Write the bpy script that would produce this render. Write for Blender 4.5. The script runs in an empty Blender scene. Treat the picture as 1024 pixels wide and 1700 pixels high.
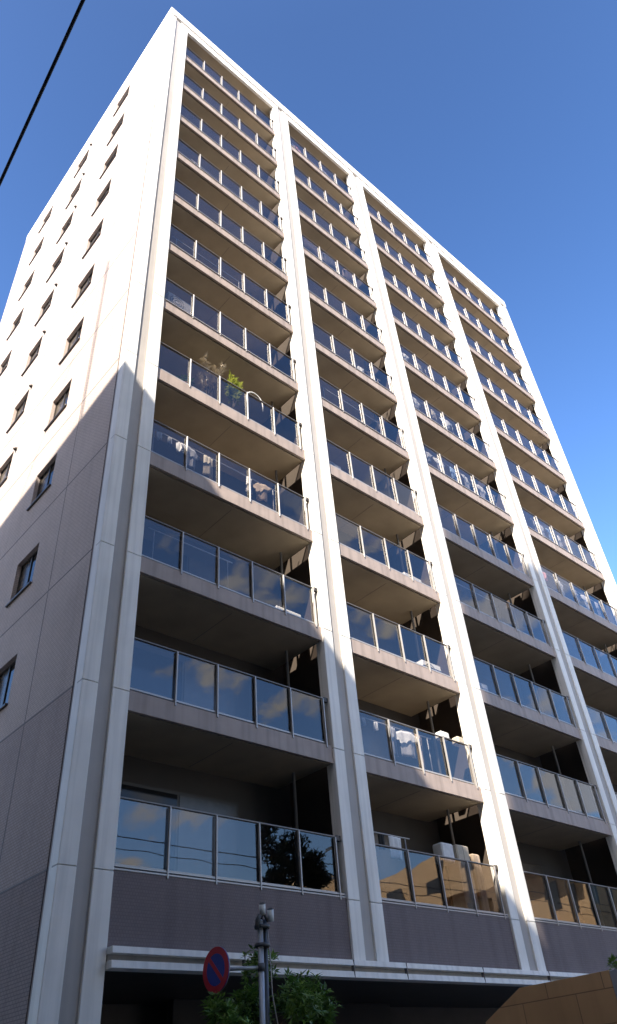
import bpy, bmesh, math, random
from mathutils import Vector, Matrix
R = math.radians
rnd = random.Random(11)
S = bpy.context.scene
COL = S.collection

# ------------------------------------------------------------------ camera
CAM = Vector((-5.091, -10.949, 1.6))
YAW, PITCH, ROLL = R(44.825), R(38.89), R(-5.223)
fwd = Vector((math.sin(YAW)*math.cos(PITCH), math.cos(YAW)*math.cos(PITCH), math.sin(PITCH)))
rgt = Vector((math.cos(YAW), -math.sin(YAW), 0)); upv = rgt.cross(fwd)
rg2 = rgt*math.cos(ROLL) + upv*math.sin(ROLL); up2 = upv*math.cos(ROLL) - rgt*math.sin(ROLL)
cd = bpy.data.cameras.new('camera'); cam = bpy.data.objects.new('camera', cd); COL.objects.link(cam)
m = Matrix((rg2, up2, -fwd)).transposed().to_4x4(); m.translation = CAM
cam.matrix_world = m
cd.sensor_fit = 'VERTICAL'; cd.sensor_height = 36; cd.sensor_width = 36
cd.lens = 36*1221.798/1700; cd.clip_start = .05; cd.clip_end = 4000
S.camera = cam

# ------------------------------------------------------------------ sun, sky, exposure
TY = .55; TZ = .96*(1+.15*TY)                    # the light runs along (1, TY, -TZ)
EL = math.atan2(TZ, math.hypot(1, TY))
sl = bpy.data.lights.new('sun', 'SUN'); so = bpy.data.objects.new('sun', sl); COL.objects.link(so)
sl.energy = 5.0; sl.angle = R(.5); sl.color = (1, .90, .76)
so.rotation_euler = Vector((1, TY, -TZ)).to_track_quat('-Z', 'Y').to_euler(); so.location = (-40, -40, 60)
W = bpy.data.worlds.new('World'); S.world = W; W.use_nodes = True
nt = W.node_tree; N = nt.nodes; L = nt.links
bg = N['Background']; bg.inputs['Strength'].default_value = .077
sky = N.new('ShaderNodeTexSky'); sky.sky_type = 'NISHITA'; sky.sun_disc = False
sky.sun_elevation = EL; sky.sun_rotation = math.atan2(-1, -TY)
sky.air_density = 1.25; sky.dust_density = 1.6; sky.ozone_density = 4.0; sky.altitude = 50
tc = N.new('ShaderNodeTexCoord'); sep = N.new('ShaderNodeSeparateXYZ'); L.new(tc.outputs['Generated'], sep.inputs[0])
mp = N.new('ShaderNodeMapping'); mp.inputs['Scale'].default_value = (1, 1, 2.0); L.new(tc.outputs['Generated'], mp.inputs['Vector'])
nz = N.new('ShaderNodeTexNoise'); nz.inputs['Scale'].default_value = 7.5; nz.inputs['Detail'].default_value = 7; nz.inputs['Roughness'].default_value = .55
L.new(mp.outputs[0], nz.inputs['Vector'])
def mth(op, a, b=None, c=None, clamp=False):
    n = N.new('ShaderNodeMath'); n.operation = op; n.use_clamp = clamp
    for i, v in enumerate((a, b, c)):
        if v is None: continue
        if isinstance(v, (int, float)): n.inputs[i].default_value = v
        else: L.new(v, n.inputs[i])
    return n.outputs[0]
# clouds stand only in the street-side half of the sky (behind the camera), low and mid height
south = mth('MULTIPLY_ADD', sep.outputs['Y'], -4.0, -1.0, True)
low = mth('MULTIPLY_ADD', sep.outputs['Z'], -5.0, 3.6, True)
cl = mth('MULTIPLY', mth('MULTIPLY_ADD', nz.outputs['Fac'], 13.0, -6.9, True), mth('MULTIPLY', south, low))
mx = N.new('ShaderNodeMixRGB'); L.new(cl, mx.inputs[0]); hs = N.new('ShaderNodeHueSaturation'); hs.inputs['Saturation'].default_value = 1.2; hs.inputs['Hue'].default_value = .509; L.new(sky.outputs[0], hs.inputs['Color']); hz = N.new('ShaderNodeMapRange'); L.new(sep.outputs['Z'], hz.inputs['Value'])   # the sky pales and brightens towards the horizon
hz.inputs['From Min'].default_value = .40; hz.inputs['From Max'].default_value = .95; hz.inputs['To Min'].default_value = 2.25; hz.inputs['To Max'].default_value = .92
vm = N.new('ShaderNodeVectorMath'); vm.operation = 'SCALE'; L.new(hs.outputs[0], vm.inputs[0]); L.new(hz.outputs[0], vm.inputs['Scale']); L.new(vm.outputs[0], mx.inputs[1]); mx.inputs[2].default_value = (6.9, 6.7, 6.6, 1)
L.new(mx.outputs[0], bg.inputs['Color'])
vs = S.view_settings; vs.view_transform = 'Standard'; vs.look = 'None'; vs.exposure = 1.5; vs.gamma = 1
cy = S.cycles
cy.max_bounces = 10; cy.diffuse_bounces = 5; cy.glossy_bounces = 4; cy.transparent_max_bounces = 24; cy.caustics_reflective = False; cy.caustics_refractive = False
cy.use_denoising = True

# ------------------------------------------------------------------ materials
class NT:
    def __init__(s, name):
        s.m = bpy.data.materials.new(name); s.m.use_nodes = True
        s.t = s.m.node_tree; s.b = s.t.nodes['Principled BSDF']; s.out = s.t.nodes['Material Output']
    def n(s, typ, **kw):
        n = s.t.nodes.new(typ)
        for k, v in kw.items():
            if k.startswith('i_'):
                n.inputs[k[2:].replace('_', ' ')].default_value = v
            else: setattr(n, k, v)
        return n
    def l(s, a, b): s.t.links.new(a, b)
    def coord(s): return s.n('ShaderNodeTexCoord').outputs['Object']
def mat(name, col, rough=.6, metal=0, var=.12, scale=2.0, streak=0., bump=0., spec=None):
    """painted or cast surface with a little uneven tone, optional rain streaks and bump"""
    q = NT(name); co = q.coord()
    n1 = q.n('ShaderNodeTexNoise', i_Scale=scale, i_Detail=6); q.l(co, n1.inputs['Vector'])
    r = q.n('ShaderNodeMapRange'); q.l(n1.outputs['Fac'], r.inputs['Value'])
    r.inputs['From Min'].default_value = .3; r.inputs['From Max'].default_value = .7
    r.inputs['To Min'].default_value = 1-var; r.inputs['To Max'].default_value = 1+var*.6
    val = r.outputs[0]
    if streak:
        mpn = q.n('ShaderNodeMapping'); mpn.inputs['Scale'].default_value = (5, 5, .22); q.l(co, mpn.inputs['Vector'])
        n2 = q.n('ShaderNodeTexNoise', i_Scale=1.3, i_Detail=5); q.l(mpn.outputs[0], n2.inputs['Vector'])
        r2 = q.n('ShaderNodeMapRange'); q.l(n2.outputs['Fac'], r2.inputs['Value'])
        r2.inputs['From Min'].default_value = .45; r2.inputs['From Max'].default_value = .72
        r2.inputs['To Min'].default_value = 1; r2.inputs['To Max'].default_value = 1-streak
        mm = q.n('ShaderNodeMath', operation='MULTIPLY'); q.l(val, mm.inputs[0]); q.l(r2.outputs[0], mm.inputs[1]); val = mm.outputs[0]
    v = q.n('ShaderNodeVectorMath', operation='SCALE'); v.inputs[0].default_value = col[:3]; q.l(val, v.inputs['Scale'])
    q.l(v.outputs[0], q.b.inputs['Base Color'])
    q.b.inputs['Roughness'].default_value = rough; q.b.inputs['Metallic'].default_value = metal
    if spec is not None: q.b.inputs['Specular IOR Level'].default_value = spec
    if bump:
        bp = q.n('ShaderNodeBump', i_Strength=bump, i_Distance=.01); n3 = q.n('ShaderNodeTexNoise', i_Scale=60, i_Detail=4)
        q.l(co, n3.inputs['Vector']); q.l(n3.outputs['Fac'], bp.inputs['Height']); q.l(bp.outputs[0], q.b.inputs['Normal'])
    return q.m
def tile(name, c1, c2, mortar, axis, w=.1, h=.05, gap=.006, rough=.8, var=.1, streak=.1):
    """small fired wall tiles; axis says along which object axis the courses run"""
    q = NT(name); co = q.coord(); sp = q.n('ShaderNodeSeparateXYZ'); q.l(co, sp.inputs[0])
    cb = q.n('ShaderNodeCombineXYZ'); q.l(sp.outputs[axis], cb.inputs['X']); q.l(sp.outputs['Z'], cb.inputs['Y'])
    br = q.n('ShaderNodeTexBrick'); q.l(cb.outputs[0], br.inputs['Vector'])
    br.inputs['Color1'].default_value = (*c1, 1); br.inputs['Color2'].default_value = (*c2, 1); br.inputs['Mortar'].default_value = (*mortar, 1)
    br.inputs['Scale'].default_value = 1; br.inputs['Brick Width'].default_value = w; br.inputs['Row Height'].default_value = h
    br.inputs['Mortar Size'].default_value = gap; br.inputs['Bias'].default_value = 0; br.offset = .5
    n1 = q.n('ShaderNodeTexNoise', i_Scale=.55, i_Detail=7); q.l(co, n1.inputs['Vector'])
    r = q.n('ShaderNodeMapRange'); q.l(n1.outputs['Fac'], r.inputs['Value'])
    r.inputs['From Min'].default_value = .3; r.inputs['From Max'].default_value = .7
    r.inputs['To Min'].default_value = 1-var; r.inputs['To Max'].default_value = 1+var*.5
    mpn = q.n('ShaderNodeMapping'); mpn.inputs['Scale'].default_value = (4, 4, .15); q.l(co, mpn.inputs['Vector'])
    n2 = q.n('ShaderNodeTexNoise', i_Scale=1.1, i_Detail=5); q.l(mpn.outputs[0], n2.inputs['Vector'])
    r2 = q.n('ShaderNodeMapRange'); q.l(n2.outputs['Fac'], r2.inputs['Value'])
    r2.inputs['From Min'].default_value = .5; r2.inputs['From Max'].default_value = .75
    r2.inputs['To Min'].default_value = 1; r2.inputs['To Max'].default_value = 1-streak
    mm = q.n('ShaderNodeMath', operation='MULTIPLY'); q.l(r.outputs[0], mm.inputs[0]); q.l(r2.outputs[0], mm.inputs[1])
    v = q.n('ShaderNodeVectorMath', operation='SCALE'); q.l(br.outputs['Color'], v.inputs[0]); q.l(mm.outputs[0], v.inputs['Scale'])
    q.l(v.outputs[0], q.b.inputs['Base Color']); q.b.inputs['Roughness'].default_value = rough; q.b.inputs['Specular IOR Level'].default_value = .12
    bp = q.n('ShaderNodeBump', i_Strength=.35, i_Distance=.004); bp.invert = True; q.l(br.outputs['Fac'], bp.inputs['Height']); q.l(bp.outputs[0], q.b.inputs['Normal'])
    return q.m
def glass(name, tint, f0=.05, rough=0.0):
    """smoked pane: tinted see-through plus a mirror that grows at a slant (same on both faces of the pane)"""
    q = NT(name); q.t.nodes.remove(q.b)
    g = q.n('ShaderNodeNewGeometry'); d = q.n('ShaderNodeVectorMath', operation='DOT_PRODUCT')
    q.l(g.outputs['Normal'], d.inputs[0]); q.l(g.outputs['Incoming'], d.inputs[1])
    a = q.n('ShaderNodeMath', operation='ABSOLUTE'); q.l(d.outputs['Value'], a.inputs[0])
    s1 = q.n('ShaderNodeMath', operation='SUBTRACT'); s1.inputs[0].default_value = 1; q.l(a.outputs[0], s1.inputs[1])
    p = q.n('ShaderNodeMath', operation='POWER'); q.l(s1.outputs[0], p.inputs[0]); p.inputs[1].default_value = 5
    f = q.n('ShaderNodeMath', operation='MULTIPLY_ADD'); q.l(p.outputs[0], f.inputs[0]); f.inputs[1].default_value = 1-f0; f.inputs[2].default_value = f0
    # panes are never perfectly flat: a faint long-wave warp
    co = q.coord(); n1 = q.n('ShaderNodeTexNoise', i_Scale=.7, i_Detail=1); q.l(co, n1.inputs['Vector'])
    bp = q.n('ShaderNodeBump', i_Strength=.25, i_Distance=.03); q.l(n1.outputs['Fac'], bp.inputs['Height'])
    t = q.n('ShaderNodeBsdfTransparent'); t.inputs[0].default_value = (*tint, 1)
    gl = q.n('ShaderNodeBsdfGlossy', i_Roughness=rough); q.l(bp.outputs[0], gl.inputs['Normal']); gl.inputs[0].default_value = (1, 1, 1, 1)
    x = q.n('ShaderNodeMixShader'); q.l(f.outputs[0], x.inputs[0]); q.l(t.outputs[0], x.inputs[1]); q.l(gl.outputs[0], x.inputs[2]); q.l(x.outputs[0], q.out.inputs['Surface'])
    return q.m
def leafmat(name, c, tr=.35):
    q = NT(name); oi = q.coord(); n1 = q.n('ShaderNodeTexNoise', i_Scale=7, i_Detail=3); q.l(oi, n1.inputs['Vector'])
    rmp = q.n('ShaderNodeValToRGB'); q.l(n1.outputs['Fac'], rmp.inputs[0])
    rmp.color_ramp.elements[0].position = .35; rmp.color_ramp.elements[0].color = (c[0]*.55, c[1]*.6, c[2]*.6, 1)
    rmp.color_ramp.elements[1].position = .68; rmp.color_ramp.elements[1].color = (c[0]*1.6, c[1]*1.45, c[2]*1.1, 1)
    q.l(rmp.outputs[0], q.b.inputs['Base Color']); q.b.inputs['Roughness'].default_value = .35
    tb = q.n('ShaderNodeBsdfTranslucent'); q.l(rmp.outputs[0], tb.inputs[0]); x = q.n('ShaderNodeMixShader'); x.inputs[0].default_value = tr
    q.l(q.b.outputs[0], x.inputs[1]); q.l(tb.outputs[0], x.inputs[2]); q.l(x.outputs[0], q.out.inputs['Surface'])
    return q.m
M = {}
M['rib'] = mat('white_painted_concrete', (.87, .84, .785), .6, var=.08, scale=1.2, streak=.2, bump=.05)
M['side_return'] = mat('grey_painted_concrete', (.36, .315, .30), .65, var=.06, scale=1.2, streak=.08)
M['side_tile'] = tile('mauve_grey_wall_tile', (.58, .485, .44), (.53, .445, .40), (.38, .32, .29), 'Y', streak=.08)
M['side_tile_shade'] = tile('mauve_tile_painted_shade', (.47, .385, .355), (.43, .35, .32), (.30, .25, .23), 'Y', streak=.10)  # the wall tile again, with low-storey shade painted into its colour
M['side_tile_deep_shade'] = tile('mauve_tile_deep_painted_shade', (.35, .28, .262), (.315, .252, .237), (.22, .178, .165), 'Y', streak=.12)  # same tile darker still: shade near the street put into the colour
M['tile'] = tile('mauve_brown_wall_tile', (.225, .187, .187), (.205, .172, .172), (.168, .141, .141), 'X', w=.05, h=.0475, gap=.004, streak=.16)
M['fascia'] = mat('mauve_fascia_paint', (.37, .30, .265), .6, var=.1, scale=2.5, streak=.26)
M['groove'] = mat('grey_beige_groove_paint', (.43, .40, .375), .65, var=.06, streak=.15)
M['soffit'] = mat('beige_soffit_paint', (.42, .345, .25), .8, var=.16, scale=1.1)
M['floor'] = mat('grey_vinyl_floor', (.42, .35, .26), .7, var=.08)
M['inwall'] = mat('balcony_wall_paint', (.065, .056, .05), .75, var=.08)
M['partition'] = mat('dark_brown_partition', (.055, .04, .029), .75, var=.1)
M['drip'] = mat('shadow_gap_sealant', (.04, .037, .035), .8)
M['joint'] = mat('dark_joint_sealant', (.19, .17, .17), .8)
M['alu'] = mat('pale_anodised_aluminium', (.40, .385, .375), .42, metal=.35, var=.05)
M['rail'] = mat('grey_bronze_handrail', (.20, .185, .175), .45, metal=.3, var=.05)
M['darkalu'] = mat('bronze_window_aluminium', (.055, .047, .042), .4, metal=.4, var=.05)
M['pipe'] = mat('grey_plastic_pipe', (.17, .155, .14), .5, var=.05)
M['glass'] = glass('smoked_balcony_glass', (.73, .72, .725), .055)
M['doorglass'] = mat('dark_window_glass', (.02, .02, .021), .06, var=.05, spec=.25)
M['curtain'] = mat('window_with_curtain', (.10, .085, .07), .25, var=.15, scale=5)
M['white'] = mat('white_enamel', (.78, .78, .76), .4, var=.04)
M['asphalt'] = mat('asphalt', (.055, .055, .056), .9, var=.2, scale=6, bump=.3)
M['paving'] = mat('paving_concrete', (.36, .35, .335), .85, var=.15, scale=3)
M['kerb'] = mat('kerb_concrete', (.32, .31, .29), .85, var=.12)
M['paint'] = mat('road_paint', (.72, .72, .70), .7, var=.1)
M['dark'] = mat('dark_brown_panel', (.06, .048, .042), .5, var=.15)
M['galv'] = mat('galvanised_steel', (.42, .44, .46), .5, metal=.6, var=.12, scale=8)
M['darksteel'] = mat('dark_grey_steel', (.09, .095, .10), .5, metal=.4, var=.15, scale=8)
M['rubber'] = mat('black_cable_rubber', (.012, .012, .018), .6)
M['red'] = mat('sign_red', (.42, .012, .025), .35, var=.06, scale=5)
M['blue'] = mat('sign_blue', (.015, .035, .26), .35, var=.06, scale=5)
M['tan'] = tile('tan_stone_panel', (.74, .45, .23), (.68, .405, .20), (.34, .20, .11), 'Y', w=1.15, h=.46, gap=.008, rough=.55, var=.2, streak=.12)
M['conc'] = mat('grey_concrete', (.40, .40, .41), .8, var=.12, streak=.15)
M['bark'] = mat('bark', (.09, .07, .05), .9, var=.3, scale=14, bump=.6)
M['leaf'] = leafmat('dark_glossy_leaves', (.125, .225, .048))
M['leafdark'] = leafmat('deep_green_leaves', (.03, .055, .02))
M['leaf2'] = leafmat('yellow_green_leaves', (.26, .30, .07))
M['terra'] = mat('terracotta', (.32, .13, .07), .8)
M['tanbld'] = mat('tan_render', (.50, .34, .19), .8, var=.1, scale=.6, streak=.1)
M['greybld'] = mat('grey_render', (.22, .22, .23), .8, var=.1, scale=.5, streak=.12)
M['beigebld'] = mat('beige_render', (.66, .63, .58), .8, var=.1, scale=.5, streak=.12)
M['palebld'] = mat('pale_render', (.58, .55, .51), .8, var=.1, scale=.5, streak=.12)
M['roofm'] = mat('roof_membrane', (.20, .20, .20), .9)
CL = {'white': (.66, .65, .63), 'cream': (.48, .42, .33), 'grey': (.34, .34, .36), 'navy': (.03, .04, .09), 'pink': (.62, .30, .32), 'red': (.55, .03, .09), 'beige': (.38, .29, .21), 'sky blue': (.30, .42, .60), 'black': (.03, .03, .03), 'brown': (.20, .12, .07), 'faded pink': (.30, .235, .215), 'pale grey': (.27, .25, .25)}
for k, c in CL.items(): M['cloth '+k] = mat('cotton_'+k.replace(' ', '_'), c, .9, var=.12, scale=9)

# ------------------------------------------------------------------ mesh helpers
class MB:
    def __init__(s): s.bm = bmesh.new(); s.mats = []
    def mi(s, key):
        mm = M[key]
        if mm not in s.mats: s.mats.append(mm)
        return s.mats.index(mm)
    def hexa(s, v, key):
        vs = [s.bm.verts.new(p) for p in v]; i = s.mi(key); out = []
        for f in ((3, 2, 1, 0), (4, 5, 6, 7), (0, 1, 5, 4), (1, 2, 6, 5), (2, 3, 7, 6), (3, 0, 4, 7)):
            fc = s.bm.faces.new([vs[k] for k in f]); fc.material_index = i; out.append(fc)
        return vs, out
    def box(s, x0, x1, y0, y1, z0, z1, key, bev=0):
        vs, fs = s.hexa([(x0, y0, z0), (x1, y0, z0), (x1, y1, z0), (x0, y1, z0), (x0, y0, z1), (x1, y0, z1), (x1, y1, z1), (x0, y1, z1)], key)
        if bev: bmesh.ops.bevel(s.bm, geom=list({e for f in fs for e in f.edges}), offset=bev, segments=1, affect='EDGES', clamp_overlap=True)
        return s
    def quad(s, pts, key):
        f = s.bm.faces.new([s.bm.verts.new(p) for p in pts]); f.material_index = s.mi(key); return s
    def tube(s, pts, rad, key, seg=8, cap=True):
        pts = [Vector(p) for p in pts]; rings = []; i = s.mi(key)
        rads = rad if isinstance(rad, (list, tuple)) else [rad]*len(pts)
        t0 = (pts[1]-pts[0]).normalized(); a = t0.orthogonal().normalized()
        for k, p in enumerate(pts):
            t = (pts[min(k+1, len(pts)-1)]-pts[max(k-1, 0)]).normalized()
            a = (a-t*a.dot(t)).normalized(); b = t.cross(a)
            rings.append([s.bm.verts.new(p+(a*math.cos(q)+b*math.sin(q))*rads[k]) for q in [2*math.pi*j/seg for j in range(seg)]])
        for k in range(len(rings)-1):
            for j in range(seg):
                f = s.bm.faces.new((rings[k][j], rings[k][(j+1) % seg], rings[k+1][(j+1) % seg], rings[k+1][j])); f.material_index = i; f.smooth = seg > 5
        if cap:
            for rg, rev in ((rings[0], True), (rings[-1], False)):
                f = s.bm.faces.new(rg[::-1] if rev else rg); f.material_index = i
        return s
    def prism(s, plan, z0, z1, key):
        i = s.mi(key); a = [s.bm.verts.new((x, y, z0)) for x, y in plan]; b = [s.bm.verts.new((x, y, z1)) for x, y in plan]; n = len(plan)
        for k in range(n):
            f = s.bm.faces.new((a[k], a[(k+1) % n], b[(k+1) % n], b[k])); f.material_index = i
        f = s.bm.faces.new(b); f.material_index = i; f = s.bm.faces.new(a[::-1]); f.material_index = i
        return s
    def build(s, name, parent=None, normals=True):
        if normals: bmesh.ops.recalc_face_normals(s.bm, faces=s.bm.faces)
        me = bpy.data.meshes.new(name); s.bm.to_mesh(me); s.bm.free()
        for q in s.mats: me.materials.append(q)
        o = bpy.data.objects.new(name, me); COL.objects.link(o)
        if parent: o.parent = parent
        return o
def tag(o, label=None, cat=None, group=None, kind=None):
    if label: o['label'] = label
    if cat: o['category'] = cat
    if group: o['group'] = group
    if kind: o['kind'] = kind
    return o
def empty(name, loc=(0, 0, 0), rz=0):
    o = bpy.data.objects.new(name, None); o.empty_display_size = .3; COL.objects.link(o); o.location = loc; o.rotation_euler = (0, 0, rz); return o
def copy_tree(o, parent=None):
    c = o.copy(); COL.objects.link(c)
    if parent: c.parent = parent
    for ch in list(o.children): copy_tree(ch, c)
    return c

# ------------------------------------------------------------------ the setting: ground, road, pavement
g = MB().quad([(-1500, -1500, -.12), (1500, -1500, -.12), (1500, 1500, -.12), (-1500, 1500, -.12)], 'paving').build('ground'); tag(g, kind='structure')
g = MB().quad([(-300, -10.2, -.116), (300, -10.2, -.116), (300, -2.6, -.116), (-300, -2.6, -.116)], 'asphalt').build('road'); tag(g, kind='structure')
g = MB().quad([(-11.5, -2.6, -.112), (-3.5, -2.6, -.112), (-3.5, 120, -.112), (-11.5, 120, -.112)], 'asphalt').build('side_road'); tag(g, kind='structure')
g = MB().box(-3.2, 300, -2.4, .0, -.11, 0, 'paving').build('pavement'); tag(g, kind='structure')
g = MB().box(-300, 300, -13.9, -10.4, -.11, 0, 'paving').build('pavement'); tag(g, kind='structure')
g = MB().box(-3.4, 300, -2.55, -2.4, -.11, .012, 'kerb').build('kerb'); tag(g, kind='structure')
g = MB().quad([(-300, -9.6, -.112), (300, -9.6, -.112), (300, -9.45, -.112), (-300, -9.45, -.112)], 'paint').build('road_line'); tag(g, kind='structure')

# ------------------------------------------------------------------ the apartment tower
H, J0 = 2.95, 4.62
NK = 12
PIL = [(0, .302, .585, .918), (5.915, 6.227, 6.515, 6.846), (11.108, 11.42, 11.73, 12.061), (17.30, 17.61, 17.93, 18.246), (24.204, 24.51, 24.81, 25.126)]
BAY = [(PIL[i][3], PIL[i+1][0]) for i in range(4)]
XR = PIL[4][3]; DEP = 14.53; TOP = 40.86; YB = 1.9
def zt(k): return J0 + k*H + .06
T = empty('apartment_building', (0, 0, 0))
tag(T, 'tall white and mauve apartment tower with smoked glass balconies between pale ribbed pillars', 'apartment building')

# side wall with window openings
WY = (3.289, 7.07, 10.85); WW = 1.17; WH = 1.14; WT = 1.957
wins = [(y, J0 + k*H + WT) for k in range(0, 12) for y in WY]
def holed(x, y0, y1, z0, z1, holes, depth, key, keyr):
    b = MB(); ys = sorted({y0, y1} | {h[0] for h in holes} | {h[1] for h in holes}); zs = sorted({z0, z1, 7.57, J0} | {h[2] for h in holes} | {h[3] for h in holes})
    hs = {(round(h[0], 4), round(h[2], 4)) for h in holes}; V = {}
    def v(y, z):
        if (y, z) not in V: V[(y, z)] = b.bm.verts.new((x, y, z))
        return V[(y, z)]
    i = b.mi(key)
    for a, c in zip(ys, ys[1:]):
        for d, e in zip(zs, zs[1:]):
            if (round(a, 4), round(d, 4)) in hs: continue
            f = b.bm.faces.new((v(a, d), v(a, e), v(c, e), v(c, d))); f.material_index = i if e > 7.6 else b.mi('side_tile_shade' if e > 4.7 else 'side_tile_deep_shade')  # lower storeys get the tile colours with painted-in shade
    j = b.mi(keyr)
    for (a, c, d, e) in holes:
        x2 = x+depth; w = {(p, q): b.bm.verts.new((x2, p, q)) for p in (a, c) for q in (d, e)}
        for (p, q), (p2, q2) in (((a, d), (a, e)), ((a, e), (c, e)), ((c, e), (c, d)), ((c, d), (a, d))):
            f = b.bm.faces.new((v(p, q), v(p2, q2), w[(p2, q2)], w[(p, q)])); f.material_index = j
    return b
holes = [(y, y+WW, z-WH, z) for y, z in wins]
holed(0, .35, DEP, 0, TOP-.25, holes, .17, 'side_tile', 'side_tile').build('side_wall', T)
# the return of the corner pillar, a touch back from the tile face
MB().box(.012, .25, .27, .349, 0, TOP-.3, 'side_return').build('wall_return', T)
b = MB()
for k in range(0, 13):
    z = J0 + k*H
    b.box(-.003, .02, .35, DEP-.02, z-.014, z+.014, 'joint')
    if k < 12: b.box(-.003, .02, 2.20, 2.224, z+.014, z+H-.014, 'joint')
b.box(-.003, .02, 2.20, 2.224, .1, J0-.014, 'joint')
jo = b.build('wall_joint', T)
# windows
def make_window():
    w = MB(); a, c = .0, WW
    w.box(.10, .15, a, a+.045, 0, WH, 'darkalu').box(.10, .15, c-.045, c, 0, WH, 'darkalu').box(.10, .15, a+.045, c-.045, 0, .05, 'darkalu').box(.10, .15, a+.045, c-.045, WH-.045, WH, 'darkalu')
    w.box(.102, .148, .56, .61, .05, WH-.045, 'darkalu')
    o = w.build('window')
    p = MB().box(.13, .138, .61, c-.045, .05, WH-.045, 'curtain').box(.125, .133, .045, .56, .05, WH-.045, 'doorglass').build('pane', o)
    s = MB().box(-.055, .10, -.02, c+.10, -.045, -.001, 'darkalu', .006).build('sill', o)
    return o
w0 = make_window(); vent0 = None
def make_vent():
    b = MB(); n = 7; i = b.mi('darkalu')
    b.box(-.012, .0, -.075, .075, -.075, .075, 'darkalu', .01)
    rings = []
    for r in range(4):
        t = r/4*math.pi/2; rings.append([b.bm.verts.new((-.012-.10*math.sin(t), .065*math.cos(t)*math.cos(2*math.pi*q/10), .065*math.cos(t)*math.sin(2*math.pi*q/10))) for q in range(10)])
    tip = b.bm.verts.new((-.115, 0, 0))
    for r in range(3):
        for q in range(10): f = b.bm.faces.new((rings[r][q], rings[r][(q+1) % 10], rings[r+1][(q+1) % 10], rings[r+1][q])); f.smooth = True
    for q in range(10): b.bm.faces.new((rings[3][q], rings[3][(q+1) % 10], tip))
    return b.build('vent_hood')
v0 = make_vent(); v0.parent = T
first = True; firstv = True
for (y, z) in wins:
    o = w0 if first else copy_tree(w0); first = False
    o.parent = T; o.location = (0, y, z-WH)
    if abs(y-WY[1]) < .1:
        q = v0 if firstv else copy_tree(v0); firstv = False
        q.parent = T; q.location = (0, y-.22, z-.12)

# pillars: white ribs, a groove between, panel joints at each storey
for i, (a, b1, b2, c) in enumerate(PIL):
    b = MB(); z0 = 0 if i == 0 else 3.602
    b.box(a+.004, c-.004, .045, .274, z0, 40.1, 'groove')
    b.build('pillar', T)
    ro = []
    for (xa, xb) in ((a, b1), (b2, c)):
        r_ = MB(); zs = [z0] + [J0+k*H for k in range(0, 13)] + [40.13]
        zs = [z for z in zs if z <= 40.13]
        for zA, zB in zip(zs, zs[1:]):
            if zB-zA < .1: continue
            r_.box(xa, xb, 0, .27 if False else .2, zA+.006, zB-.006, 'rib', .008)
        # white return down the whole inner face
        r_.box(xa+.003, xb-.003, .2, .276, z0, 40.1, 'rib')
        r_.build('pillar_rib', T)
# roof band, gap and coping
b = MB()
for (x0, x1) in BAY: b.box(x0, x1, .004, .12, 39.66, 40.13, 'rib')
b.build('roof_beam', T)
MB().box(.10, XR, .09, 1.0, 40.13, 40.24, 'joint').build('roof_gap', T)
MB().box(-.015, XR+.015, -.03, DEP+.015, 40.24, TOP, 'rib', .015).build('coping', T)
# body behind the balconies, ground-floor recess, top soffit
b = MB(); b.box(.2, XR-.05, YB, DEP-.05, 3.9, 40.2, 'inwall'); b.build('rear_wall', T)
MB().box(.02, XR-.05, .121, YB, 39.70, 40.12, 'soffit').build('roof_slab', T)
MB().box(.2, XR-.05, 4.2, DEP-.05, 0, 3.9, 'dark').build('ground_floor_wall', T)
MB().box(.25, XR-.05, .14, 4.2, 3.42, 3.895, 'dark').build('entrance_ceiling', T)
b = MB().box(.012, .25, .349, 4.3, 0, 3.9, 'dark'); b.build('entrance_side_wall', T)
for (x0, x1, y) in ((4.3, 6.9, 3.4), (8.2, 10.6, 3.6)):
    MB().box(x0, x1, y, y+.2, 0, 3.42, 'inwall', .01).build('entrance_panel', T)
for x in (.03, ): pass
# partitions between the flats, and left end wall of the first bay
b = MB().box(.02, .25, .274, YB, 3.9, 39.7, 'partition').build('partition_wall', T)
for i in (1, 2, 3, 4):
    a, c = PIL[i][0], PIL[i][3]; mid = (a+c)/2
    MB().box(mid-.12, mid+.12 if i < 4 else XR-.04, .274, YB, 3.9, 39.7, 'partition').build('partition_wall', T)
# canopy ledge over the ground floor: two pale bands with a dark channel
def lean(z0_, z1_):
    b = MB(); x0, x1 = .93, XR+.1
    b.hexa([(x0, -.15, z0_), (x1, -.15, z0_), (x1, .139, z0_), (x0, .139, z0_), (x0, -.135, z1_), (x1, -.135, z1_), (x1, .139, z1_), (x0, .139, z1_)], 'rib'); b.build('canopy_band', T)
lean(3.515, 3.602)
lean(3.33, 3.425)
b = MB(); b.box(.95, XR+.05, .02, .139, 3.425, 3.515, 'groove'); b.build('canopy_channel', T)
for x in (3.3, 5.75, 7.15, 9.5, 11.9, 14.3, 16.7): MB().box(x-.007, x+.007, -.152, -.08, 3.33, 3.60, 'joint').build('canopy_joint', T)

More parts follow.
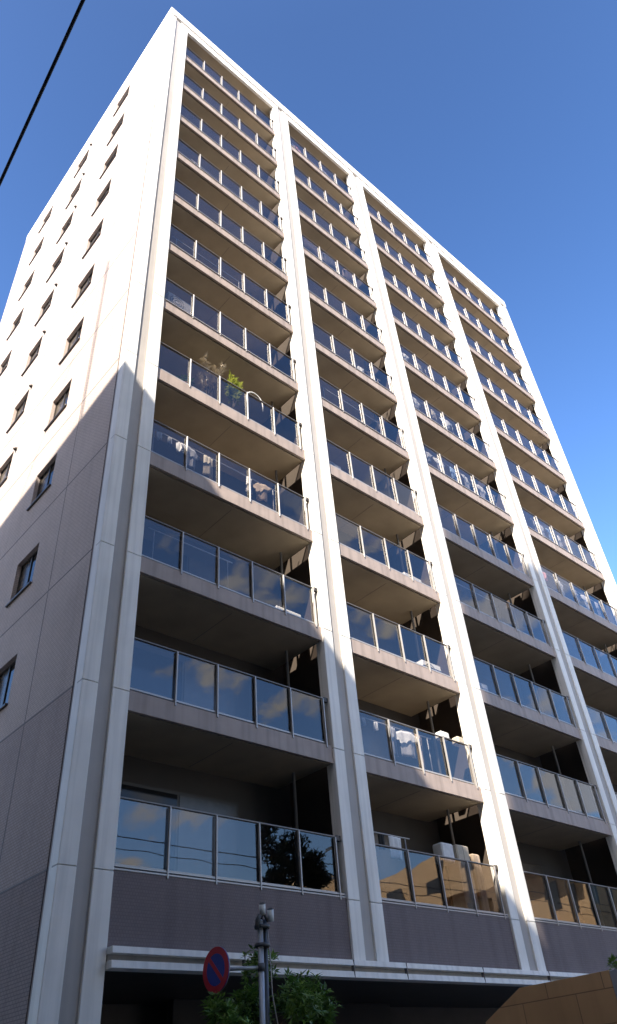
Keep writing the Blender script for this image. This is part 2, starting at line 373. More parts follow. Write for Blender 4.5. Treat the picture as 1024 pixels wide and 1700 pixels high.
# balconies
NP = (5, 4, 5, 5)
def panel_edges(bi):
    x0, x1 = BAY[bi]; n = NP[bi]; a, c = x0+.03, x1-.16
    return [a+(c-a)*j/n for j in range(n+1)]
def bay_parts(bi, low):
    """all pieces of one storey's balcony in bay bi; z = 0 is the fascia top"""
    x0, x1 = BAY[bi]; E_ = panel_edges(bi); d = {}
    b = MB()
    b.box(x0, x1, .057, .125, -.38, 0, 'fascia', .004)
    b.box(x0, x1, .125, .165, -.30, -.02, 'drip')
    b.box(x0, x1, .165, YB, -.375, -.10, 'soffit')
    b.box(x0+.01, x1-.01, .165, YB, -.10, -.08, 'floor')
    xs = x0+(x1-x0)*.5
    b.box(xs-.006, xs+.006, .3, 1.8, -.379, -.374, 'joint')
    d['balcony'] = b
    h = MB().box(x0-.0, x1+.0 if False else x1-.002, .066, .114, 1.058, 1.086, 'rail', .006).box(x1-.12, x1-.004, .05, .13, 1.00, 1.10, 'darkalu', .005)
    d['handrail'] = h
    d['bottom_rail'] = MB().box(x0+.02, E_[-1]+.02, .085, .118, .035, .07, 'alu')
    posts = E_[1:-1]+[E_[-1]]
    pd = []
    for j, x in enumerate(posts):
        top = 1.055 if (j*7+bi*3) % 3 else 1.055
        pd.append((x, top))
    d['posts'] = pd
    d['panels'] = [(p+.012, q-.012) for p, q in zip(E_, E_[1:])]
    return d
LOW = 4                                    # up to this storey every pane and post is a piece of its own
cache = {}
def post_mb(x, top, knob=False):
    b = MB().box(x-.016, x+.016, .035, .082, -.07, top, 'alu', .004)
    return b
zref = {}
BALC = {}
for bi in range(4):
    d = bay_parts(bi, True)
    x0, x1 = BAY[bi]
    protos = {}
    slab = d['balcony'].build('balcony'); hr = d['handrail'].build('handrail', slab); br = d['bottom_rail'].build('bottom_rail', slab)
    # sliding door in the rear wall
    cx = x0+(x1-x0)*.46; ww = min(3.0, x1-x0-1.6)
    dr = MB().box(cx-ww/2, cx+ww/2, YB-.06, YB-.004, -.08, 2.05, 'darkalu').build('sliding_door', slab)
    pg = MB()
    pg.box(cx-ww/2+.06, cx-.03, YB-.07, YB-.061, 0, 1.98, 'doorglass').box(cx+.03, cx+ww/2-.06, YB-.07, YB-.061, 0, 1.98, 'curtain')
    pg.build('door_pane', dr)
    low = []
    for (x, top) in d['posts']: low.append(post_mb(x, top).build('post', slab))
    for (p, q) in d['panels']: 
        gp = MB().box(-(q-p)/2, (q-p)/2, -.004, .004, -.4925, .4925, 'glass').build('glass_panel', slab); gp.location = ((p+q)/2, .10, .5625)
    hb = MB()
    for (x, top) in d['posts']: hb.box(x-.016, x+.016, .035, .082, -.07, top, 'alu', .004)
    hb.box(x0+.02, d['panels'][-1][1]+.02, .03, .06, -.02, .005, 'alu')
    hi_post = hb.build('post_row'); COL.objects.unlink(hi_post)
    hi_glass = MB().box(d['panels'][0][0], d['panels'][-1][1], .096, .104, .07, 1.055, 'glass').build('glass_screen'); COL.objects.unlink(hi_glass)
    slab.parent = T; slab.location = (0, 0, zt(1)); BALC[(bi, 1)] = slab
    for k in range(2, NK):
        c = slab.copy(); COL.objects.link(c); c.parent = T; c.location = (0, 0, zt(k)); BALC[(bi, k)] = c
        for ch in slab.children:
            nm = ch.name.split('.')[0]
            if nm in ('post', 'glass_panel') and k > LOW: continue
            c2 = copy_tree(ch, c)
            if nm == 'glass_panel': c2.rotation_euler = (R(rnd.uniform(-.6, .6)), 0, R(rnd.uniform(-.6, .6)))
        if k > LOW:
            for pr in (hi_post, hi_glass):
                q = pr.copy(); COL.objects.link(q); q.parent = c
    # lowest storey: a tiled spandrel carries the rail
    sp = MB().box(x0, x1, .057, .13, 3.604, zt(0)-.03, 'tile').build('spandrel_wall', T)
    cp = MB().box(x0, x1, .045, .16, -.03, 0, 'alu', .004).box(x0, x1, .16, YB, -.25, -.08, 'floor').build('balcony', T); cp.location = (0, 0, zt(0)); BALC[(bi, 0)] = cp
    for ch in slab.children:
        c2 = copy_tree(ch, cp)
        if ch.name.startswith('glass_panel'): c2.rotation_euler = (R(rnd.uniform(-.7, .7)), 0, R(rnd.uniform(-.7, .7)))
    MB().box(x0+.02, x1-.02, .05, .10, -.0+.02, .05, 'alu').build('bottom_rail', cp)
    # rain pipe near the right-hand end
    xp = x1-.36
    MB().tube([(xp, .95, 3.9), (xp, .95, 39.69)], .036, 'pipe', 10).build('drainpipe', T)

# ------------------------------------------------------------------ things on the balconies
FL = ['lowest', 'second', 'third', 'fourth', 'fifth', 'sixth', 'seventh', 'eighth', 'ninth', 'tenth', 'eleventh', 'top']
BN = ['first', 'second', 'third', 'rightmost']
def cloth_mesh(kind, colour, seed, w=.5, h=.7):
    """hanging garment: a double-layered outline with folds, really two sheets 2-3 cm apart"""
    r = random.Random(seed); b = MB(); i = b.mi('cloth '+colour); nx, nz_ = 9, 10
    def half(u, t):           # half width at height t (0 top, 1 bottom), u in -1..1
        if kind == 'shirt': return (w*.5 if t > .34 else w*.95-.3*t)
        if kind == 'trousers': return w*.42*(1-.15*t)
        return w*.5
    ph = r.random()*6; V = {}
    for sgn in (-1, 1):
        for a in range(nx+1):
            for c in range(nz_+1):
                u = -1+2*a/nx; t = c/nz_
                x = u*half(u, t); z = -h*t*(.72 if kind == 'shirt' and abs(x) > w*.5 and t > .34 else 1)
                if kind == 'shirt' and t <= .34: z -= max(0, abs(x)-w*.3)*.35
                y = sgn*(.018*(1-abs(u)**4)+.004)+.03*math.sin(4.2*u+ph+1.3*t)*t+.012*math.sin(9*u+ph)
                if kind == 'trousers' and abs(u) < .12 and t > .35: y *= .2
                V[(sgn, a, c)] = b.bm.verts.new((x, y, z))
    for sgn in (-1, 1):
        for a in range(nx):
            for c in range(nz_):
                if kind == 'trousers' and a == nx//2 and c > 3: continue
                q = (V[(sgn, a, c)], V[(sgn, a+1, c)], V[(sgn, a+1, c+1)], V[(sgn, a, c+1)])
                f = b.bm.faces.new(q if sgn < 0 else q[::-1]); f.material_index = i; f.smooth = True
    for a in range(nx):
        for c in (0, nz_):
            b.bm.faces.new((V[(-1, a, c)], V[(1, a, c)], V[(1, a+1, c)], V[(-1, a+1, c)])).material_index = i
    for c in range(nz_):
        for a in (0, nx):
            b.bm.faces.new((V[(-1, a, c)], V[(-1, a, c+1)], V[(1, a, c+1)], V[(1, a, c)])).material_index = i
    return b
def laundry_pole(bi, k, f0, f1, y=.5, z=1.35):
    x0, x1 = BAY[bi]; a, c = x0+(x1-x0)*f0, x0+(x1-x0)*f1; zz = zt(k)+z
    r = empty('laundry_pole', (a, y, zt(k)-.08))
    tag(r, 'pale laundry pole on two props behind the glass of the %s balcony, %s column' % (FL[k], BN[bi]), 'laundry pole')
    MB().tube([(-.15, 0, z+.08), (c-a+.15, 0, z+.08)], .016, 'alu', 8).build('rail', r)
    for x in (0, c-a): MB().tube([(x, 0, 0), (x, 0, z+.06)], .014, 'alu', 8).build('prop', r)
    return a, c, zz, y
sd = 0
def garment(bi, k, x, y, z, kind, colour, w, h, place, rz=0):
    global sd
    sd += 1
    nm = {'shirt': 'shirt', 'towel': 'towel', 'trousers': 'trousers', 'sock': 'sock'}[kind]
    o = cloth_mesh(kind, colour, sd, w, h).build(nm); o.location = (x, y, z); o.rotation_euler = (0, 0, rz)
    tag(o, '%s %s hanging on the %s balcony of the %s column, %s' % (colour, nm, FL[k], BN[bi], place), nm, 'laundry hung out on the balconies')
    return o
def wash(bi, k, items, y=.5, z=1.2):
    """items: (fraction along the bay, kind, colour, w, h)"""
    fr = [i[0] for i in items]; a, c, zz, y = laundry_pole(bi, k, max(.04, min(fr)-.08), min(.9, max(fr)+.08), y, z)
    x0, x1 = BAY[bi]
    for n, it in enumerate(items):
        f, kind, colour, w, h = it[:5]
        place = '%s item' % ('first', 'second', 'third', 'fourth', 'fifth', 'sixth', 'seventh', 'eighth')[n]
        garment(bi, k, x0+(x1-x0)*f, y, zz-.02, kind, colour, w, h, place, rnd.uniform(-.25, .25))
wash(0, 3, [(.07, 'sock', 'white', .14, .22), (.13, 'sock', 'grey', .12, .24), (.19, 'towel', 'white', .22, .3), (.25, 'shirt', 'grey', .36, .62), (.36, 'towel', 'cream', .30, .62), (.62, 'towel', 'white', .2, .5), (.70, 'shirt', 'beige', .34, .55)], z=1.02, y=.3)
wash(1, 1, [(.10, 'sock', 'white', .12, .18), (.20, 'sock', 'white', .14, .22), (.33, 'towel', 'grey', .28, .7), (.45, 'shirt', 'white', .5, .62), (.56, 'trousers', 'beige', .40, .8)], z=1.05, y=.3)
wash(2, 5, [(.10, 'shirt', 'grey', .34, .5), (.24, 'shirt', 'white', .40, .62), (.40, 'towel', 'sky blue', .4, .6), (.55, 'shirt', 'white', .44, .62), (.74, 'shirt', 'white', .42, .66), (.86, 'towel', 'grey', .24, .5)], z=1.05, y=.3)
wash(2, 6, [(.12, 'shirt', 'white', .44, .6), (.34, 'towel', 'cream', .4, .5), (.48, 'shirt', 'white', .40, .5)], z=1.12, y=.3)
wash(3, 5, [(.30, 'shirt', 'white', .44, .6), (.42, 'shirt', 'sky blue', .44, .65), (.55, 'towel', 'white', .3, .6)], z=1.05, y=.3)
wash(3, 4, [(.12, 'towel', 'pink', .3, .4), (.30, 'shirt', 'white', .44, .6), (.5, 'shirt', 'grey', .4, .6), (.62, 'shirt', 'white', .4, .66), (.78, 'trousers', 'grey', .36, .75)], z=1.05, y=.3)
wash(1, 6, [(.66, 'towel', 'white', .34, .3), (.8, 'sock', 'grey', .14, .3)], z=.9, y=.4)
wash(1, 0, [(.03, 'towel', 'red', .3, .34), (.14, 'towel', 'black', .16, .3), (.24, 'towel', 'white', .42, .45)], z=1.42, y=.35)
wash(1, 11, [(.12, 'towel', 'white', .36, .4), (.2, 'shirt', 'pink', .36, .5), (.62, 'shirt', 'grey', .40, .5)], z=1.0, y=.3)
wash(2, 7, [(.12, 'shirt', 'white', .34, .5), (.3, 'towel', 'cream', .44, .5)], z=1.0, y=.3)

def futon(bi, k, f, w, colour):
    """a quilt folded over the handrail: one closed bent pad"""
    x0, x1 = BAY[bi]; x = x0+(x1-x0)*f; b = MB(); i = b.mi('cloth '+colour); n = 10; r = random.Random(bi*31+k*7+int(f*100))
    prof = [(.19, .45), (.185, .8), (.17, 1.08), (.14, 1.13), (.09, 1.145), (.04, 1.13), (.015, 1.08), (.01, .7), (.012, .30)]
    inn = [(p[0]+(-.028 if p[0] > .1 else .02), p[1]-(.03 if p[1] > 1.1 else 0)) for p in prof]
    rings = []
    for a in range(n+1):
        xx = -w/2+w*a/n; s_ = .012*math.sin(a*1.7+r.random()); rings.append([b.bm.verts.new((xx, y+s_*(1 if j < len(prof) else .3)-.0, z+.02*math.sin(a*.9)*(j in (0, 8)))) for j, (y, z) in enumerate(prof+inn[::-1])])
    m_ = len(rings[0])
    for a in range(n):
        for j in range(m_):
            f_ = b.bm.faces.new((rings[a][j], rings[a][(j+1) % m_], rings[a+1][(j+1) % m_], rings[a+1][j])); f_.material_index = i; f_.smooth = True
    b.bm.faces.new(rings[0][::-1]).material_index = i; b.bm.faces.new(rings[-1]).material_index = i
    o = b.build('quilt'); o.location = (x, .118, zt(k))
    return o
def quilts(bi, k, lst):
    words = ('leftmost', 'middle', 'rightmost') if len(lst) == 3 else ('left-hand', 'right-hand') if len(lst) == 2 else ('only',)
    for (f, w, c), wd in zip(lst, words):
        tag(futon(bi, k, f, w, c), '%s quilt airing behind the glass, %s balcony of the %s column, %s one there' % (c, FL[k], BN[bi], wd), 'quilt', 'quilts airing over the balcony rails')
quilts(1, 8, [(.14, .85, 'faded pink'), (.42, .8, 'pale grey'), (.68, .6, 'faded pink')])

def carton(name, label, cat, bi, f, y, dims, key, group=None, k=0, dz=-.08):
    x0, x1 = BAY[bi]; b = MB().box(-dims[0]/2, dims[0]/2, -dims[1]/2, dims[1]/2, 0, dims[2], key, .02)
    o = b.build(name); o.location = (x0+(x1-x0)*f, y, zt(k)+dz); tag(o, label, cat, group); return o
def unit(bi, k, f, label, y=.45, z=0):
    x0, x1 = BAY[bi]; r = empty('air_conditioner', (x0+(x1-x0)*f, y, zt(k)-.08+z)); tag(r, label, 'air conditioner')
    MB().box(-.40, .40, -.14, .14, .06, .66, 'white', .02).build('casing', r)
    b = MB(); c = (-.10, -.146, .36)
    for q in range(3):
        rr = .08+.075*q; b.tube([(c[0]+rr*math.cos(t), c[1], c[2]+rr*math.sin(t)) for t in [2*math.pi*j/20 for j in range(21)]], .006, 'darkalu', 5, False)
    b.build('fan_grille', r)
    for x in (-.3, .3): MB().box(x-.04, x+.04, -.14, .14, 0, .06, 'darkalu').build('foot', r)
unit(0, 5, .13, 'pale air conditioner unit behind the glass at the left end of a leftmost column balcony', .38, .22)
unit(1, 2, .88, 'pale air conditioner unit on the third balcony of the second column, right end', .6)
unit(0, 2, .9, 'pale air conditioner unit on the third balcony of the leftmost column, right end', .75)
unit(1, 7, .1, 'pale air conditioner unit behind glass on the eighth balcony of the second column', .5)
unit(0, 11, .1, 'pale air conditioner unit on the top balcony of the leftmost column', .5)
unit(2, 6, .06, 'pale air conditioner unit behind glass on the seventh balcony of the third column', .5)
for bi, k, f, y in ((0, 9, .15, .5), (0, 7, .82, .6), (1, 4, .12, .5), (1, 9, .8, .5), (1, 3, .86, .6), (2, 9, .14, .5), (2, 4, .85, .6), (2, 2, .14, .6), (3, 8, .2, .5), (3, 6, .8, .5), (3, 9, .5, .5), (0, 8, .5, .6)):
    unit(bi, k, f, 'pale air conditioner unit behind the glass of the %s balcony, %s column' % (FL[k], BN[bi]), y)
for bi, k, f0, f1 in ((0, 6, .1, .6), (0, 8, .2, .8), (1, 5, .15, .8), (1, 9, .1, .6), (2, 9, .2, .8), (2, 10, .1, .7), (3, 7, .1, .7), (3, 9, .2, .8), (1, 10, .2, .8), (2, 3, .1, .5), (0, 2, .1, .5)):
    laundry_pole(bi, k, f0, f1, .45, rnd.uniform(1.0, 1.25))
def shelf_stack():
    x0, x1 = BAY[1]
    for n, (f, y, dm, z, c, lb, ct, nm) in enumerate((
        (.62, .34, (.42, .3, .42), 1.02, 'white', 'white folded bedding heaped at the left of the boxes on the lowest second-column balcony', 'bedding', 'bedding'),
        (.76, .42, (.46, .4, 1.55), -.08, 'cream', 'tall cream cabinet standing beside the pipe on the lowest second-column balcony', 'cabinet', 'cabinet'),
        (.88, .42, (.28, .35, 1.42), -.08, 'beige', 'narrow beige cabinet right of the pipe on the lowest second-column balcony', 'cabinet', 'cabinet'))):
        b = MB().box(-dm[0]/2, dm[0]/2, -dm[1]/2, dm[1]/2, 0, dm[2], 'cloth '+c, .03)
        if nm == 'cabinet':
            b.box(-.004, .004, -dm[1]/2-.004, -dm[1]/2+.01, .05, dm[2]-.05, 'joint')
        o = b.build(nm); o.location = (x0+(x1-x0)*f, y, zt(0)+z); tag(o, lb, ct)
shelf_stack()
for n, (f, w, c) in enumerate(((.78, .34, 'white'), (.93, .26, 'cream'))):
    b = MB().box(-w/2, w/2, -.12, .12, 0, .2, 'cloth '+c, .04); o = b.build('bundle'); x0, x1 = BAY[1]
    o.location = (x0+(x1-x0)*f, .26, zt(1)+1.1); tag(o, '%s bundle balanced on the rail of the second balcony, second column, %s of the pipe' % (c, 'left' if n == 0 else 'right'), 'bundle', 'bundles on the rail')

# plants
def leaf(b, p, d, up, ln, wd, i, rg):
    d = d.normalized(); s = d.cross(up); s = s.normalized() if s.length > 1e-4 else d.orthogonal().normalized(); n = s.cross(d)
    q0 = b.bm.verts.new(p); q1 = b.bm.verts.new(p+d*ln*.45+s*wd*.5+n*.03*ln); q2 = b.bm.verts.new(p+d*ln-n*.12*ln); q3 = b.bm.verts.new(p+d*ln*.45-s*wd*.5+n*.03*ln); q4 = b.bm.verts.new(p+d*ln*.5-n*.04*ln)
    for f in ((q0, q1, q4), (q1, q2, q4), (q2, q3, q4), (q3, q0, q4)):
        fc = b.bm.faces.new(f); fc.material_index = i; fc.smooth = True
def potted(x, y, z, h, spread, label, key, n=60, seed=1):
    rg = random.Random(seed); r = empty('potted_plant', (x, y, z)); tag(r, label, 'potted plant')
    p = MB().tube([(0, 0, 0), (0, 0, .26), (0, 0, .28)], [.11, .15, .16], 'terra', 12); p.build('pot', r)
    st = MB(); lf = MB(); i = lf.mi(key)
    for q in range(7):
        a = rg.uniform(0, 6.28); e = spread*rg.uniform(.3, 1); top = Vector((math.cos(a)*e, math.sin(a)*e*.6, h*rg.uniform(.75, 1)))
        mid = Vector((top.x*.35, top.y*.35, top.z*.55)); st.tube([(0, 0, .2), mid, top], [.012, .009, .005], 'bark', 5)
        for j in range(n//7):
            t = rg.uniform(.35, 1); pp = (mid.lerp(top, (t-.35)/.65)); d = Vector((rg.gauss(0, 1), rg.gauss(0, 1), rg.gauss(.4, .5)))
            leaf(lf, pp, d, Vector((0, 0, 1)), rg.uniform(.13, .22), rg.uniform(.05, .08), i, rg)
    st.build('stem', r); lf.build('foliage', r, False)
z4 = zt(4)-.08
potted(2.75, .36, z4, 1.85, .62, 'pale leaved potted plant rising above the glass on the fifth leftmost-column balcony', 'cloth cream', 300, 5)
potted(3.6, .36, z4, 2.25, .5, 'yellow green bushy potted plant, fifth balcony of the leftmost column', 'leaf2', 420, 8)
potted(1.9, .30, z4, .75, .25, 'low green potted plant behind the glass left of the taller plants', 'leaf', 40, 9)
h = MB().tube([(0, 0, .9)]+[(.3*(1-math.cos(t)), 0, 1.12+.34*math.sin(t)) for t in [math.pi*j/10 for j in range(11)]]+[(.6, 0, .9)], .018, 'white', 8).build('plant_hoop')
h.location = (3.95, .24, zt(4)); tag(h, 'white arched plant hoop showing above the rail right of the balcony plants', 'plant hoop')

# ------------------------------------------------------------------ street: sign post, tree, tan wall, cable
def raypt(px, py, D):
    u = (px-512)/1221.798; v = (850-py)/1221.798; d = fwd+rg2*u+up2*v
    return CAM+d*(D/math.hypot(d.x, d.y))
sc_ = raypt(362, 1610, 12.3)
zs_ = sc_.z
d_ = raypt(433.5, 1606, 1)-CAM; pole = CAM+d_*((zs_-1.6)/d_.z)
px_, py_ = pole.x, pole.y
P = empty('sign_post', (px_, py_, 0)); tag(P, 'grey steel post carrying a round red and blue no-parking sign in front of the tree', 'street sign')
zt_ = 3.86
MB().tube([(0, 0, 0), (0, 0, zt_-.06)], .042, 'galv', 16).build('pole', P)
MB().tube([(0, 0, zt_-.06), (0, 0, zt_-.03)], [.05, .03], 'galv', 16).build('pole_cap', P)
rel = Vector((sc_.x-px_, sc_.y-py_, 0)); rn = rel.normalized()
MB().tube([(0, 0, zs_), (rel.x, rel.y, zs_)], .026, 'galv', 10).build('bracket', P)
MB().tube([(0, 0, zs_-.05), (0, 0, zs_+.05)], .052, 'darksteel', 14).build('clamp', P)
# round plate facing the oncoming traffic (towards -x)
def disc(b, x0, x1, r0, r1, key, n=40):
    i = b.mi(key); A = []
    for x in (x0, x1):
        for r in (r0, r1):
            A.append([b.bm.verts.new((x, r*math.cos(2*math.pi*j/n), r*math.sin(2*math.pi*j/n))) for j in range(n)])
    for j in range(n):
        k = (j+1) % n
        for p, q in ((0, 1), (2, 3), (0, 2), (1, 3)):
            if r0 == 0 and (p, q) == (0, 2): continue
            try: b.bm.faces.new((A[p][j], A[p][k], A[q][k], A[q][j])).material_index = i
            except ValueError: pass
def rod(b, a, c, w, x0, x1, key):
    a = Vector((0, *a)); c = Vector((0, *c)); t = (c-a).normalized(); s = Vector((1, 0, 0)).cross(t)*w/2
    b.hexa([(x0, *(a-s).yz), (x0, *(a+s).yz), (x0, *(c+s).yz), (x0, *(c-s).yz), (x1, *(a-s).yz), (x1, *(a+s).yz), (x1, *(c+s).yz), (x1, *(c-s).yz)], key)
RS = .285
sg = MB(); disc(sg, -.012, .0, 0.001, RS, 'blue'); plate = sg.build('sign_plate', P)
sg = MB(); disc(sg, -.016, -.0125, RS*.70, RS*.995, 'red'); rod(sg, (RS*.54, RS*.54), (-RS*.54, -RS*.54), RS*.2, -.0155, -.0122, 'red'); rim = sg.build('sign_mark', plate)
sg = MB(); disc(sg, .0, .006, RS*.96, RS*1.01, 'galv'); sg.build('sign_rim', plate)
plate.location = (rel.x-.03, rel.y, zs_); plate.rotation_euler = (0, 0, R(4))
# the second, dark tube with its clamps, lamps and hanging cable
MB().tube([(.11, .05, 0), (.11, .05, zt_-.02)], .05, 'darksteel', 14).build('dark_tube', P)
for z in (zt_-.12, zt_-.36, 2.4): MB().tube([(.055, .025, z-.025), (.055, .025, z+.025)], .115, 'darksteel', 14).build('clamp', P)
b = MB().tube([(-.06, 0, zt_-.16), (-.07, -.03, zt_-.05), (-.04, -.05, zt_+.02)], .035, 'darksteel', 8); b.build('bracket_arm', P)
for (dx, dy, dz, ln) in ((.03, -.03, .10, .13), (.16, -.06, .02, .15)):
    MB().tube([(dx, dy, zt_+dz-ln/2), (dx-.03, dy-.03, zt_+dz+ln/2)], [.045, .05], 'white', 12).build('lamp_head', P)
    MB().tube([(dx-.03, dy-.03, zt_+dz+ln/2), (dx-.036, dy-.036, zt_+dz+ln/2+.012)], [.042, .038], 'darksteel', 12).build('lens', P)
MB().tube([(.02, 0, zt_-.02), (.06, -.02, zt_+.05), (.12, -.04, zt_-.06)], .022, 'darksteel', 8).build('junction', P)
MB().tube([(.1, -.04, zt_-.1), (.12, -.07, 3.3), (.13, -.07, 2.9), (.20, -.08, 2.55), (.26, -.08, 2.3), (.22, -.06, 2.0)], .009, 'alu', 6).build('cable', P)

def tree(name, label, x, y, zc, rx, ry, rz, nros, key, seed, lsize=(.09, .15), trunk_r=.05, cat='tree', front=None):
    rg = random.Random(seed); r = empty(name, (x, y, 0)); tag(r, label, cat)
    tk = MB(); tk.tube([(0, 0, 0), (.03, .02, zc*.45), (-.02, 0, zc*.8), (.02, .02, zc+rz*.4)], [trunk_r, trunk_r*.8, trunk_r*.6, trunk_r*.25], 'bark', 9)
    tips = []
    # clumps of differing size spread through the crown, then rosettes of leaves on each
    cl = []
    while len(cl) < 26:
        v = Vector((rg.uniform(-1, 1), rg.uniform(-1, 1), rg.uniform(-1, 1)))
        if .2 < v.length < 1.0: cl.append((Vector((v.x*rx, v.y*ry, zc+v.z*rz)), rg.uniform(.16, .34)*min(rx, rz)))
    for c, _ in cl:
        base = Vector((0, 0, rg.uniform(zc*.55, zc*.95))); tk.tube([base, base.lerp(c, .55)+Vector((0, 0, .05)), c], [trunk_r*.35, trunk_r*.22, .006], 'bark', 5)
    tk.build('trunk', r)
    lf = MB(); i = lf.mi(key)
    for q in range(nros):
        c, rad = cl[q % len(cl)]
        v = Vector((rg.gauss(0, 1), rg.gauss(0, 1), rg.gauss(0, 1))).normalized()*rad*rg.uniform(.5, 1.15)
        p = c+v; ax = (v.normalized()*.6+Vector((rg.gauss(0, .3), rg.gauss(0, .3), .75))).normalized()
        o1 = ax.orthogonal().normalized(); o2 = ax.cross(o1); off = rg.random()*6
        nl = rg.randint(5, 8)
        for j in range(nl):
            a = off+j*2.4; d = (o1*math.cos(a)+o2*math.sin(a))*rg.uniform(.7, 1)+ax*rg.uniform(.1, .8)
            ln = rg.uniform(*lsize); leaf(lf, p+d*.01, d, ax, ln, ln*.34, i, rg)
    lf.build('crown', r, False)
    return r
tree('street_tree', 'dark green broadleaf tree behind the sign post in front of the building', 2.86, -1.02, 2.5, 1.3, .58, .92, 1500, 'leaf', 3, (.06, .15))
A_ = raypt(862, 1640, 16.0); B_ = raypt(1010, 1612, 14.86)
ztw = A_.z
wl = empty('boundary_wall', (A_.x, A_.y, 0)); tag(wl, 'tan stone panelled wall standing at the lower right in front of the tower', 'wall')
bx, by = B_.x-A_.x, B_.y-A_.y; wd = Vector((-bx, -by, 0)).normalized(); wn = Vector((wd.y, -wd.x, 0))
def onwall(px, py):
    d = raypt(px, py, 1)-CAM; t = (A_-CAM).dot(wn)/d.dot(wn); return CAM+d*t
lo = onwall(806, 1697); sl_ = (lo-A_).dot(wd)
b = MB(); i = b.mi('tan'); pf = [(-Vector((bx, by, 0)).length, 0), (-Vector((bx, by, 0)).length, ztw), (0, ztw), (sl_, lo.z), (sl_+.02, 0)]
fr_ = [b.bm.verts.new((wd.x*u, wd.y*u, z)) for u, z in pf]; bk_ = [b.bm.verts.new((wd.x*u+.26, wd.y*u, z)) for u, z in pf]
for k in range(5): b.bm.faces.new((fr_[k], fr_[(k+1) % 5], bk_[(k+1) % 5], bk_[k]))
b.bm.faces.new(fr_); b.bm.faces.new(bk_[::-1]); b.build('stone_facing', wl)
MB().box(bx-.0, bx+6, by-.24, by-.003, 0, ztw-.005, 'conc', .01).build('end_wall', wl)
tree('shrub', 'small green shrub showing above the end of the tan wall', 9.75, -3.25, 3.0, .42, .42, .4, 170, 'leaf', 12, cat='shrub')
# overhead cable along the side street
cpts = []
c1, c2_ = raypt(138, 0, 1), raypt(0, 303, 1)
def onz(px, py, z):
    d = raypt(px, py, 1)-CAM; return CAM+d*((z-1.6)/d.z)
q1 = onz(138, 0, 5.6); q2 = onz(0, 303, 5.62); dr = (q2-q1)
for j in range(41):
    t = -16+ (44)*j/40; p = q1+dr*t
    p.z = 5.6+.02*t+.0035*(t-.5)**2*.6
    cpts.append(p)
o = MB().tube(cpts, .0085, 'rubber', 8).build('overhead_cable'); tag(o, 'thick black cable crossing the blue sky at the upper left', 'cable')

# ------------------------------------------------------------------ the neighbours across the two streets (behind the camera)
def block(name, label, plan, h, wall, seed, wins=True, band=True):
    r = empty(name, (plan[0][0], plan[0][1], 0)); tag(r, label, 'building'); ox, oy = plan[0]
    pl = [(x-ox, y-oy) for x, y in plan]
    MB().prism(pl, -.1, h, wall).build('wall', r)
    cxm = sum(p[0] for p in pl)/len(pl); cym = sum(p[1] for p in pl)/len(pl)
    n = len(pl); rg = random.Random(seed)
    fr = MB(); pn = MB()
    for k in range(n):
        a = Vector((*pl[k], 0)); c = Vector((*pl[(k+1) % n], 0)); e = c-a; Ln = e.length; e.normalize(); nn = Vector((e.y, -e.x, 0))
        if nn.dot(a-Vector((cxm, cym, 0))) < 0: nn = -nn
        nw = int(Ln//3.2)
        for f in range(int(h//3)):
            for j in range(nw):
                s0 = (j+.5)*Ln/nw-.8; zz = .9+3*f
                for (o1, o2, dz0, dz1, dep, key, mb) in ((0, 1.6, 0, 1.4, .05, 'darkalu', fr), (.06, 1.54, .06, 1.34, .06, 'curtain' if rg.random() < .3 else 'doorglass', pn)):
                    p = a+e*(s0+o1); q = a+e*(s0+o2); p2 = p+nn*dep; q2 = q+nn*dep; p = p-nn*.02; q = q-nn*.02
                    mb.hexa([(p.x, p.y, zz+dz0), (q.x, q.y, zz+dz0), (q2.x, q2.y, zz+dz0), (p2.x, p2.y, zz+dz0), (p.x, p.y, zz+dz1), (q.x, q.y, zz+dz1), (q2.x, q2.y, zz+dz1), (p2.x, p2.y, zz+dz1)], key)
    fr.build('window_frames', r); pn.build('window_panes', r)
    return r
XE = lambda y: -13-.15*(y+10)
YL = -(24.7*TY+.8); ZL = 16+14.5/(1+.15*TY)*TZ
left = block('neighbour_building', 'grey building across the side street with a flat roof', [(XE(YL), YL), (XE(16), 16), (-30, 16), (-28, YL)], ZL, 'palebld', 1)
MB().prism([(x-XE(YL), y-YL) for x, y in ((XE(YL)+.06, YL-.05), (XE(16)+.06, 16.05), (-30, 16.05), (-28, YL-.05))], -.1, 10.0, 'dark').build('added_dark_base', left)  # unseen dark base, added to cut bounce light on the low side wall
def wp(x, y, z): return (x-XE(YL), y-YL, z)
mast = MB().tube([wp(-13.75, 2.1-13.75*TY, ZL), wp(-13.75, 2.1-13.75*TY, ZL+7.3)], .05, 'galv', 8); mast.tube([wp(-13.75, 2.1-13.75*TY, ZL+7), wp(-14.6, 5.2-13.75*TY, ZL)], .02, 'galv', 6)
mast.build('antenna_mast', left)
rear = block('neighbour_building', 'beige tower block behind the viewer with rows of windows', [(12.07-14/TY, -14), (7.6, -14), (7.6, -26), (12.07-14/TY, -26)], 17.3+14*TZ/TY, 'beigebld', 2)
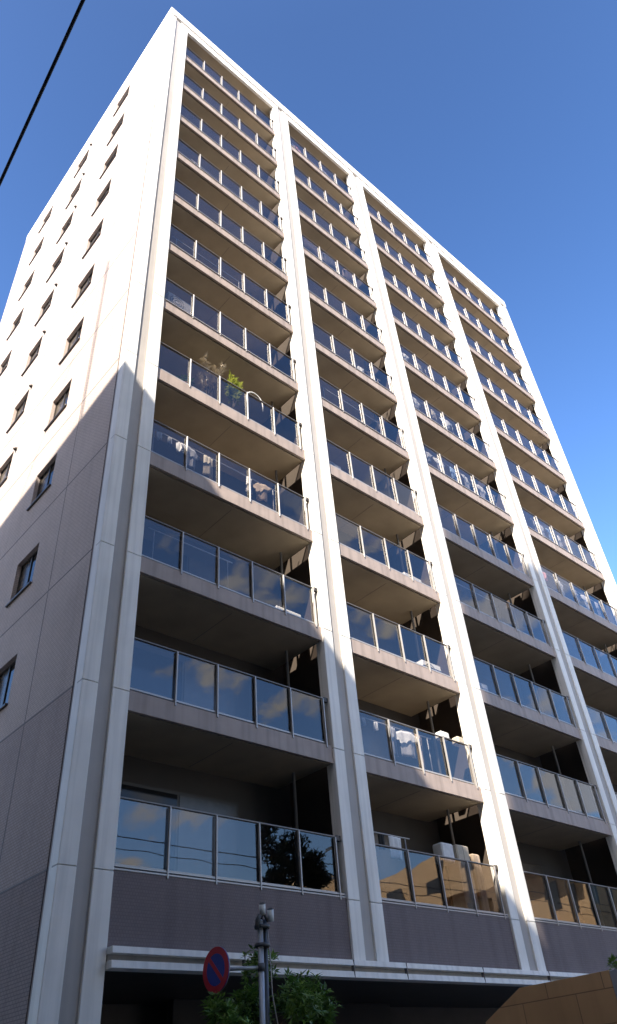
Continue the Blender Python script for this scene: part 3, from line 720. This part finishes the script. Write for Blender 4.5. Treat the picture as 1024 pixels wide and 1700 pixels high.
far = block('neighbour_building', 'tan sunlit apartment block reflected in the lowest glass', [(40, -14), (40, -48), (58, -48), (58, -14)], 15.5, 'tanbld', 3)
b = MB()
for f in range(1, 5):
    b.box(-1.3, -.01, -33, -1, 3*f-.2, 3*f, 'tanbld').box(-1.3, -1.2, -33, -1, 3*f, 3*f+1.0, 'tanbld')
b.build('balcony_fronts', far)
h1 = block('neighbour_building', 'low grey house with a pitched roof across the street', [(22, -15), (34, -15), (34, -27), (22, -27)], 6.2, 'greybld', 4)
b = MB().prism([(-.4, -.0), (12.4, 0), (12.4, .1), (-.4, .1)], 0, .1, 'roofm'); b.bm.clear()
v = [(-.5, .5, 6.2), (12.5, .5, 6.2), (12.5, -12.5, 6.2), (-.5, -12.5, 6.2), (2, -6, 9), (10, -6, 9)]
vv = [b.bm.verts.new(p) for p in v]
for f in ((0, 1, 5, 4), (1, 2, 5), (2, 3, 4, 5), (3, 0, 4), (3, 2, 1, 0)): b.bm.faces.new([vv[k] for k in f]).material_index = b.mi('roofm')
b.build('roof', h1)
tree('street_tree', 'tall dark tree across the street mirrored in the lowest leftmost glass', 15.8, -12.6, 8.6, 1.5, 1.4, 2.2, 900, 'leafdark', 21, (.18, .3), .16)

up_ = empty('utility_pole', (19.5, -13.3, -.1)); tag(up_, 'grey concrete utility pole across the street carrying cables', 'utility pole')
MB().tube([(0, 0, 0), (0, 0, 11)], [.17, .11], 'conc', 12).build('pole', up_)
for z in (9.2, 10.3): MB().box(-.04, .04, -.9, .9, z, z+.09, 'galv').build('cross_arm', up_)
MB().tube([(.05, .3, 8.0), (.05, .3, 8.9)], .24, 'conc', 14).build('transformer', up_)
for n, (y, z, q) in enumerate(((-13.9, 9.3, 'upper left'), (-12.6, 9.3, 'upper right'), (-13.3, 7.4, 'lowest'))):
    o = MB().tube([(x, y, z+.00035*(x-19.5)**2) for x in range(-20, 80, 4)], .02, 'rubber', 6).build('street_cable'); tag(o, 'black cable strung along the far side of the street, %s of three' % q, 'cable', 'cables across the street')
